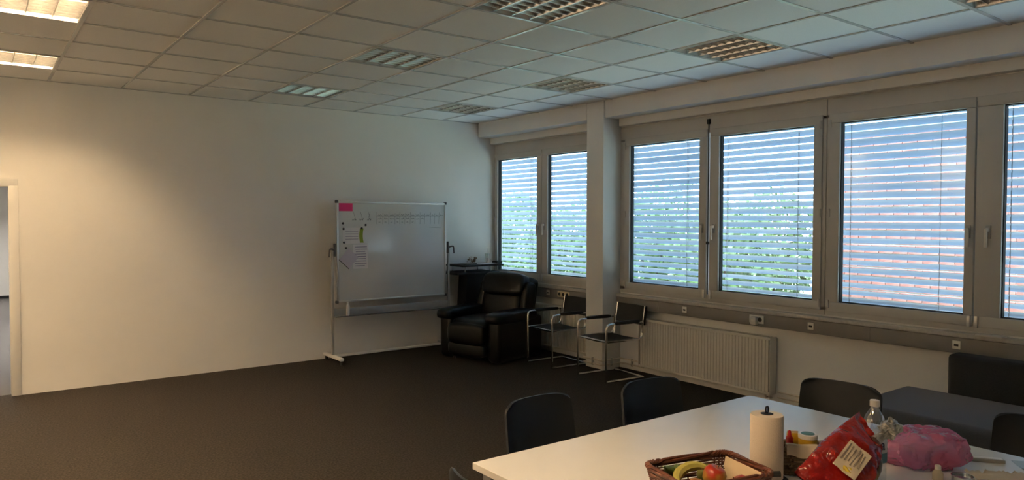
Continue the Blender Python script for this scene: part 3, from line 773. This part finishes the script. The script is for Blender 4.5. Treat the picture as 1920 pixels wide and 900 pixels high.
# paper towel roll
t = thing('paper_towel_roll', 'upright paper towel roll on a black holder', 'paper towels', (2.273, 1.495, TZ))
MB().lathe([(.075, 0), (.078, .003), (.078, .007), (.074, .010)], seg=28).build('holder_base', BLACKPL, t)
pr_ = [(.021, .012), (.055, .012), (.0575, .016), (.0575, .236), (.0555, .241), (.021, .242)]
MB().lathe(pr_, seg=36).build('roll', ROLLP, t, angle=50)
MB().lathe([(.022, .2425), (.022, .2435), (.012, .245)], seg=20).build('core_cap', BLACKPL, t)
MB().tube([(0, 0, .01), (0, 0, .25)], .005, 8).build('rod', BLACKPL, t)
MB().tube(fillet([(-.007, 0, .247), (-.008, 0, .268), (.008, 0, .268), (.007, 0, .247)], .008), .0032, 8).build('loop', BLACKPL, t)

# condiment caddy
CC = Vector((2.475, 1.462, TZ)); CR = RAD(-45)
t = thing('seagrass_caddy', 'woven seagrass box with jars and sauces behind the paper roll', 'basket', CC, CR)
cw, cd, chh = .19, .115, .10
for z0 in range(8):
    z = .008+z0*.0125; pts = []
    n = 60
    for q in range(n):
        th = 2*pi*q/n; c_, s_ = cos(th), sin(th); off = .003*(1 if (q+z0) % 2 else -1)
        pts.append((cw/2*math.copysign(abs(c_)**.25, c_)+off, cd/2*math.copysign(abs(s_)**.25, s_)+off, z))
    MB().tube(pts, .0068, 6, True).build('woven_band', SEAG, t)
MB().span(-cw/2+.006, cw/2-.006, -cd/2+.006, cd/2-.006, .001, .008).build('bottom', SEAG, t)
def inc(x, y, z): return CC+rotz(CR) @ Vector((x, y, z))
b = thing('sauce_bottle', 'dark sauce bottle with red cap in the seagrass box', 'bottle', inc(-.060, -.004, .009))
MB().lathe([(.020, 0), (.022, .004), (.022, .06), (.018, .085), (.012, .10)], seg=18).build('body', SAUCE, b)
MB().lathe([(.0135, .098), (.0135, .118), (.008, .124), (.005, .142), (.002, .145)], seg=14).build('cap', REDCAP, b)
b = thing('mustard_jar', 'yellow jar with red band and white lid in the seagrass box', 'jar', inc(.004, -.008, .009))
MB().lathe([(.030, 0), (.033, .004), (.033, .118), (.030, .122)], seg=24).build('body', MUSTARD, b)
MB().lathe([(.0335, .060), (.0338, .062), (.0338, .078), (.0335, .080)], seg=24).build('red_band', REDBAND, b)
MB().sheet(lambda u, v: (.0345*cos(RAD(-120+70*u)), .0345*sin(RAD(-120+70*u)), .018+.034*v), 8, 2, .0008).build('label', LABELW, b)
MB().lathe([(.034, .120), (.0345, .122), (.0345, .134), (.033, .136)], seg=24).build('lid', CERAMIC, b)
MB().lathe([(.024, .1362), (.024, .1372)], seg=20).build('lid_print', JARLID, b)
b = thing('yellow_shaker', 'plain yellow carton behind the mustard jar', 'carton', inc(-.040, .036, .009), CR)
MB().box((0, 0, .062), (.04, .022, .124), .004).build('carton', MUSTARD, b)
MB().box((0, 0, .126), (.04, .004, .012), .001, 1).build('top_fold', CREAM, b)
b = thing('pepper_mill', 'small black shaker at the end of the seagrass box', 'shaker', inc(.062, .0, .009))
MB().lathe([(.017, 0), (.019, .003), (.016, .04), (.017, .075), (.012, .085)], seg=16).build('body', BLACKPL, b)
MB().lathe([(.013, .084), (.015, .092), (.011, .104), (.003, .106)], seg=14).build('top', DARKGREY, b)
def napkin(u, v):
    a = v*pi; leg = .045*max(0, abs(2*v-1)-.35)
    return ((u-.5)*.11, .017*cos(a)+.002*sin(11*u), .102+.012*sin(a)-leg+.005*sin(7*u+1)*abs(cos(a)))
o = MB().sheet(napkin, 16, 16, .0014).build('paper_napkin', WRAP, None, inc(-.030, -.0575, .004), (0, 0, CR), angle=60)
tag(o, 'crumpled beige napkin hanging over the front of the seagrass box', 'napkin')

# chips bag: flat sealed ends, puffed middle
def bag(name, label, cat, bottom, top, width, thick, face, film, bands=None, L_over=None, seed=0):
    bt, tp = Vector(bottom), Vector(top); ax = (tp-bt); L = ax.length; ax.normalize()
    n = Vector(face); n = (n-ax*n.dot(ax)).normalized(); sd = ax.cross(n)
    Mx = Matrix((sd, ax, n)).transposed().to_4x4(); Mx.translation = bt
    t = thing(name, label, cat); t.matrix_world = Mx
    nu, nv = 40, 44; rings = []
    for j in range(nv+1):
        v = j/nv; e = max(0.02, sin(pi*min(1, max(0, (v-.05)/.87)))**.55) if .05 < v < .92 else .02
        wd = width/2*(1-.06*sin(pi*v)**.7)*(1-.40*max(0, (v-.45)/.55)**1.3); ring = []
        for k in range(nu):
            th = 2*pi*k/nu; c_, s_ = cos(th), sin(th)
            x = wd*math.copysign(abs(c_)**.8, c_); z = thick/2*e*math.copysign(abs(s_)**.9, s_)
            wr_ = noise.noise(Vector((x*16+seed, v*9, s_*.8)))*.014*(.3+e)+noise.noise(Vector((x*40, v*22+seed, s_)))*.005*(.3+e)
            zz = z+wr_*(1 if s_ > 0 else -.6) + (.004*sin(x*160)*(1 if v > .9 or v < .06 else 0))
            ring.append((x*(1+.03*noise.noise(Vector((0, v*6, seed)))), v*L-.06*max(0, v-.4)/.6*(x/wd*.5+.5), zz))
        rings.append(ring)
    MB().rings(rings).build('film', film, t, angle=50)
    return t, L
rb, L = bag('crisps_bag', 'large glossy red crisps bag leaning against the water bottle', 'bag', (2.15, 1.215, .790), (2.478, 1.21, .965), .205, .085, (-.66, -.60, .45), REDBAG, seed=3)
def on_bag(parent, name, m, x, y, wd, h, z=.064, rot=0):
    return MB().sheet(lambda u, v: ((u-.5)*wd*cos(rot)-(v-.5)*h*sin(rot)+x, (u-.5)*wd*sin(rot)+(v-.5)*h*cos(rot)+y, z-.35*((u-.5)*wd)**2+.002*sin(9*u+7*v)), 8, 8, .0012).build(name, m, parent, angle=60)
lb = on_bag(rb, 'label', LABELP, .004, .150, .078, .12, .052)
for k in range(6): on_bag(lb, 'label_text', LABELI, -.026+.011*k, .163, .004, .076-.01*(k % 3), .0532)
on_bag(lb, 'label_print', LABELY, .008, .107, .026, .018, .0532, .4)
bpy.context.view_layer.update(); FP = rb.matrix_world.inverted() @ Vector((2.510, 1.172, .952))
MB().tube([(.03, L*.84, -.006), Vector((.03, L*.84, -.006)).lerp(FP, .5)+Vector((0, 0, -.006)), FP], .02, 10, rad=[.022, .014, .02]).build('foil_neck', SILVER, rb)
MB().pillow(FP, (.06, .065, .045), .7, .7, None, 36, 24, lambda p: p*(1+.45*noise.noise(p*55)+.2*noise.noise(p*120))).build('foil_opening', SILVER, rb, angle=20)
MB().pillow((.040, L*.42, -.022), (.125, L*.70, .05), .6, .6, None, 36, 24, lambda p: p*(1+.10*noise.noise(p*30))).build('back_film', OLIVE, rb, angle=40)

# water bottle
b = thing('water_bottle', 'large clear water bottle with white cap behind the red bag', 'bottle', (2.556, 1.250, TZ))
bp = [(.030, 0), (.038, .004), (.0405, .015), (.0405, .06), (.039, .065), (.0405, .07), (.0405, .19), (.038, .215), (.030, .243), (.018, .262), (.014, .270), (.014, .282)]
MB().lathe(bp, seg=28).build('body', PET, b, angle=50)
MB().lathe([(.0165, .278), (.0165, .296), (.015, .299)], seg=20).build('cap', CAPW, b)
MB().lathe([(.0412, .085), (.0416, .087), (.0416, .183), (.0412, .185)], seg=28).build('label', LABELW, b)
MB().lathe([(.0419, .085), (.0421, .087), (.0421, .118), (.0419, .120)], seg=28).build('label_band', LABELT, b)
cu = bpy.data.curves.new('label_text', 'FONT'); cu.body = 'ja'; cu.size = .055; cu.extrude = .0006; cu.align_x = 'CENTER'
to = bpy.data.objects.new('label_text', cu); COL.objects.link(to)
dg = bpy.context.evaluated_depsgraph_get(); me = bpy.data.meshes.new_from_object(to.evaluated_get(dg)); bpy.data.objects.remove(to)
me.materials.clear(); me.materials.append(BLUEINK)
dirc = Vector((-2.512, -1.265, 0)).normalized(); az = math.atan2(dirc.y, dirc.x)+.55
for v in me.vertices:   # wrap on the bottle
    a = v.co.x/.0425; rr = .0425+v.co.z
    v.co = Vector((rr*cos(az+a), rr*sin(az+a), .133+v.co.y))
obj('label_text', me, b)

# pink bag
def crumple(p, s=1.0):
    q = p.copy(); d = 0
    w_ = p+Vector((noise.noise(p*9), noise.noise(p*9+Vector((5, 1, 2))), noise.noise(p*9+Vector((2, 8, 4)))))*.03
    for f, a in ((8, .40), (17, .30), (36, .16), (70, .06)): d += (.32-abs(noise.noise(w_*f+Vector((3, 7, 1)))))*a
    q *= 1+d*s
    return q
def rest_on_table(root):
    """flatten whatever would dip below the table top"""
    bpy.context.view_layer.update()
    for o in [root]+list(root.children_recursive):
        if o.type != 'MESH': continue
        mw = o.matrix_world; mi = mw.inverted()
        for v in o.data.vertices:
            q = mw @ v.co
            if q.z < TZ+.0012: q.z = TZ+.0012; v.co = mi @ q
t = thing('pink_plastic_bag', 'crumpled pink plastic bag with something inside on the table', 'plastic bag', (2.915, 1.235, TZ+.064), RAD(-37))
MB().pillow((0, 0, 0), (.285, .20, .125), .75, .85, None, 120, 72, crumple).build('film', PINKF, t, angle=28)
MB().sheet(lambda u, v: (.02+u*.09-.045*v, -.055-.03*v+.01*sin(8*u), -.01-.05*v+.012*sin(6*u+4*v)), 12, 8, .001).build('loose_edge', PINKF, t, angle=60)

rest_on_table(t); rest_on_table(rb)
# small things in front of the pink bag
b = thing('small_bottle', 'small pale bottle with cream cap in front of the pink bag', 'bottle', (2.77, 1.125, TZ))
MB().lathe([(.015, 0), (.018, .003), (.018, .026), (.012, .038), (.009, .042)], seg=18).build('body', mat('pale_liquid', (.55, .48, .36), .2), b)
MB().lathe([(.0105, .042), (.0105, .054), (.009, .056)], seg=14).build('cap', CAPW, b)
t = thing('tin_can', 'low open tin with shiny rim beside the small bottle', 'tin', (2.80, 1.055, TZ))
MB().lathe([(.034, 0), (.036, .002), (.036, .030), (.037, .032), (.034, .032), (.033, .006)], seg=28).build('tin_body', TIN, t)
MB().lathe([(.0325, .022), (.0325, .025)], seg=24).build('tin_lid', TIN, t)
o = MB().sheet(lambda u, v: ((u-.5)*.20, (v-.5)*.10, .012+.008*noise.noise(Vector((u*5, v*4, 0)))+.02*(v > .9)*noise.noise(Vector((u*14, 0, 3)))), 26, 12, .001).build('bread_paper', WRAP, None, (2.965, .995, TZ), (0, 0, RAD(-42)), angle=60)
tag(o, 'crumpled beige wrapping paper beside the pink bag', 'paper')
t = thing('plastic_tray', 'clear plastic food tray near the table edge', 'tray', (3.165, .905, TZ), RAD(-50))
MB().sheet(lambda u, v: ((u-.5)*.20, (v-.5)*.13, .003+.022*max(abs(2*u-1), abs(2*v-1))**6), 18, 14, .001).build('tray', CLEAR, t, angle=60)
MB().pillow((0, 0, .014), (.12, .07, .018), .6, .7, None, 16, 8).build('food', CERAMIC, t)
t = thing('grey_knife_sleeve', 'flat grey plastic package at the table edge beside the pink bag', 'package', (3.145, 1.10, TZ), RAD(-52))
MB().box((0, 0, .007), (.115, .035, .014), .003).build('package', GREYPL, t)
MB().box((0, 0, .0145), (.10, .022, .001)).build('window', PAPER, t)
o = MB().pillow((0, 0, 0), (.085, .06, .05), .8, .9, None, 60, 36, lambda p: p*(1+.5*noise.noise(p*60)+.2*noise.noise(p*140))).build('foil_ball', SILVER, None, (2.485, 1.075, TZ+.03), angle=15)
tag(o, 'crumpled silver foil on the table below the water bottle', 'foil')

# ------------------------------------------------------------------ outside
GZ = -.35
struct(MB().span(9.0, 60, -40, 60, GZ-.2, GZ).build('ground_lawn', LAWN), 'lawn outside the windows')
struct(MB().span(6.02, 9.0, -40, 60, GZ-.2, GZ).build('ground_bounce', BOUNCE_GROUND), 'unseen pale strip added outside the windows for neutral bounce light')  # unseen strip added to keep green lawn bounce off the ceiling
# brick building
BXX, BY0, BY1, BH = 13.0, -9.0, 7.2, 3.25
bw = thing('brick_building', 'red brick building seen through the blinds', 'building', (BXX, BY1, GZ))
MB().span(.012, 4, BY0-BY1, 0, 0, BH-GZ).build('wall_core', MORTAR, bw)
MB().span(-.06, 4.1, BY0-BY1-.1, .08, BH-GZ, BH-GZ+.14).build('coping', COPING, bw)
bme = MB().box((0, 0, 0), (.03, .238, .062), .004, 1).mesh('brick', BRICKM)
cells = []
rows = int((BH-GZ)/.0833)
for r in range(rows):
    y = -.125-(.125 if r % 2 else 0)
    while y > BY0-BY1+.13:
        cells.append((y, .045+r*.0833)); y -= .25
def seen(c):
    yy = BY1+c[0]; zz = GZ+c[1]
    return abs(yy-5.2)*.9+abs(zz-1.1)
cells.sort(key=seen)
for (y, z) in cells[:290]: obj('brick', bme, bw, (0, y, z), (0, 0, rnd.uniform(-.01, .01)))
m = MB(); V, Fc = [], []
for (y, z) in cells[290:]:
    b = len(V); x0, x1, a, c, d, e = -.015, .013, y-.119, y+.119, z-.031, z+.031
    V += [(x0, a, d), (x0, c, d), (x0, c, e), (x0, a, e), (x1, a, d), (x1, c, d), (x1, c, e), (x1, a, e)]
    Fc += [(b, b+3, b+2, b+1), (b, b+1, b+5, b+4), (b+1, b+2, b+6, b+5), (b+2, b+3, b+7, b+6), (b+3, b, b+4, b+7)]
me = bpy.data.meshes.new('bricks'); me.from_pydata(V, [], Fc); me.materials.append(BRICKM)
o = obj('bricks', me, bw); o['kind'] = 'stuff'
# hedge and shrubs
def foliage(name, parent, m, n, fn, size):
    V, Fc = [], []
    for k in range(n):
        c = Vector(fn()); a = Vector((rnd.uniform(-1, 1), rnd.uniform(-1, 1), rnd.uniform(-1, 1))).normalized(); b = a.orthogonal().normalized()
        s = size*rnd.uniform(.6, 1.3); q = len(V)
        V += [c-a*s, c+b*s*.5, c+a*s, c-b*s*.5]; Fc.append((q, q+1, q+2, q+3))
    me = bpy.data.meshes.new(name); me.from_pydata(V, [], Fc); me.materials.append(m)
    o = obj(name, me, parent); o['kind'] = 'stuff'; return o
def shrub(label, x, y, r, h, m, n=2600, group='shrubs outside the windows'):
    t = thing('garden_shrub', label, 'shrub', (x, y, GZ), group=group)
    def fn():
        while True:
            p = Vector((rnd.uniform(-1, 1), rnd.uniform(-1, 1), rnd.uniform(-1, 1)))
            if .35 < p.length < 1: break
        return (p.x*r, p.y*r, h*.54+p.z*h*.46)
    foliage('leaves', t, m, n, fn, .085)
    for k in range(5):
        a = k*1.3; MB().tube([(.05*cos(a), .05*sin(a), 0), (r*.3*cos(a), r*.3*sin(a), h*.4), (r*.55*cos(a), r*.55*sin(a), h*.8)], .02, 6, rad=[.03, .02, .008]).build('branch', BARK, t)
ss = [(10.2, 7.6, .95, 2.4), (10.5, 9.7, 1.0, 2.6), (10.3, 11.9, 1.05, 2.3), (10.9, 14.2, 1.1, 2.7), (11.5, 16.7, 1.2, 2.6), (12.6, 19.4, 1.3, 2.9), (14.9, 21.8, 1.5, 3.0), (18.0, 23.5, 1.6, 3.2), (13.0, 10.9, 1.3, 3.0), (13.6, 13.9, 1.4, 3.1), (12.9, 8.4, .9, 2.7)]
for k, (x, y, r, h) in enumerate(ss): shrub('leafy green shrub outside, seen through the blinds', x, y, r, h, LEAF if k % 2 else LEAF2)
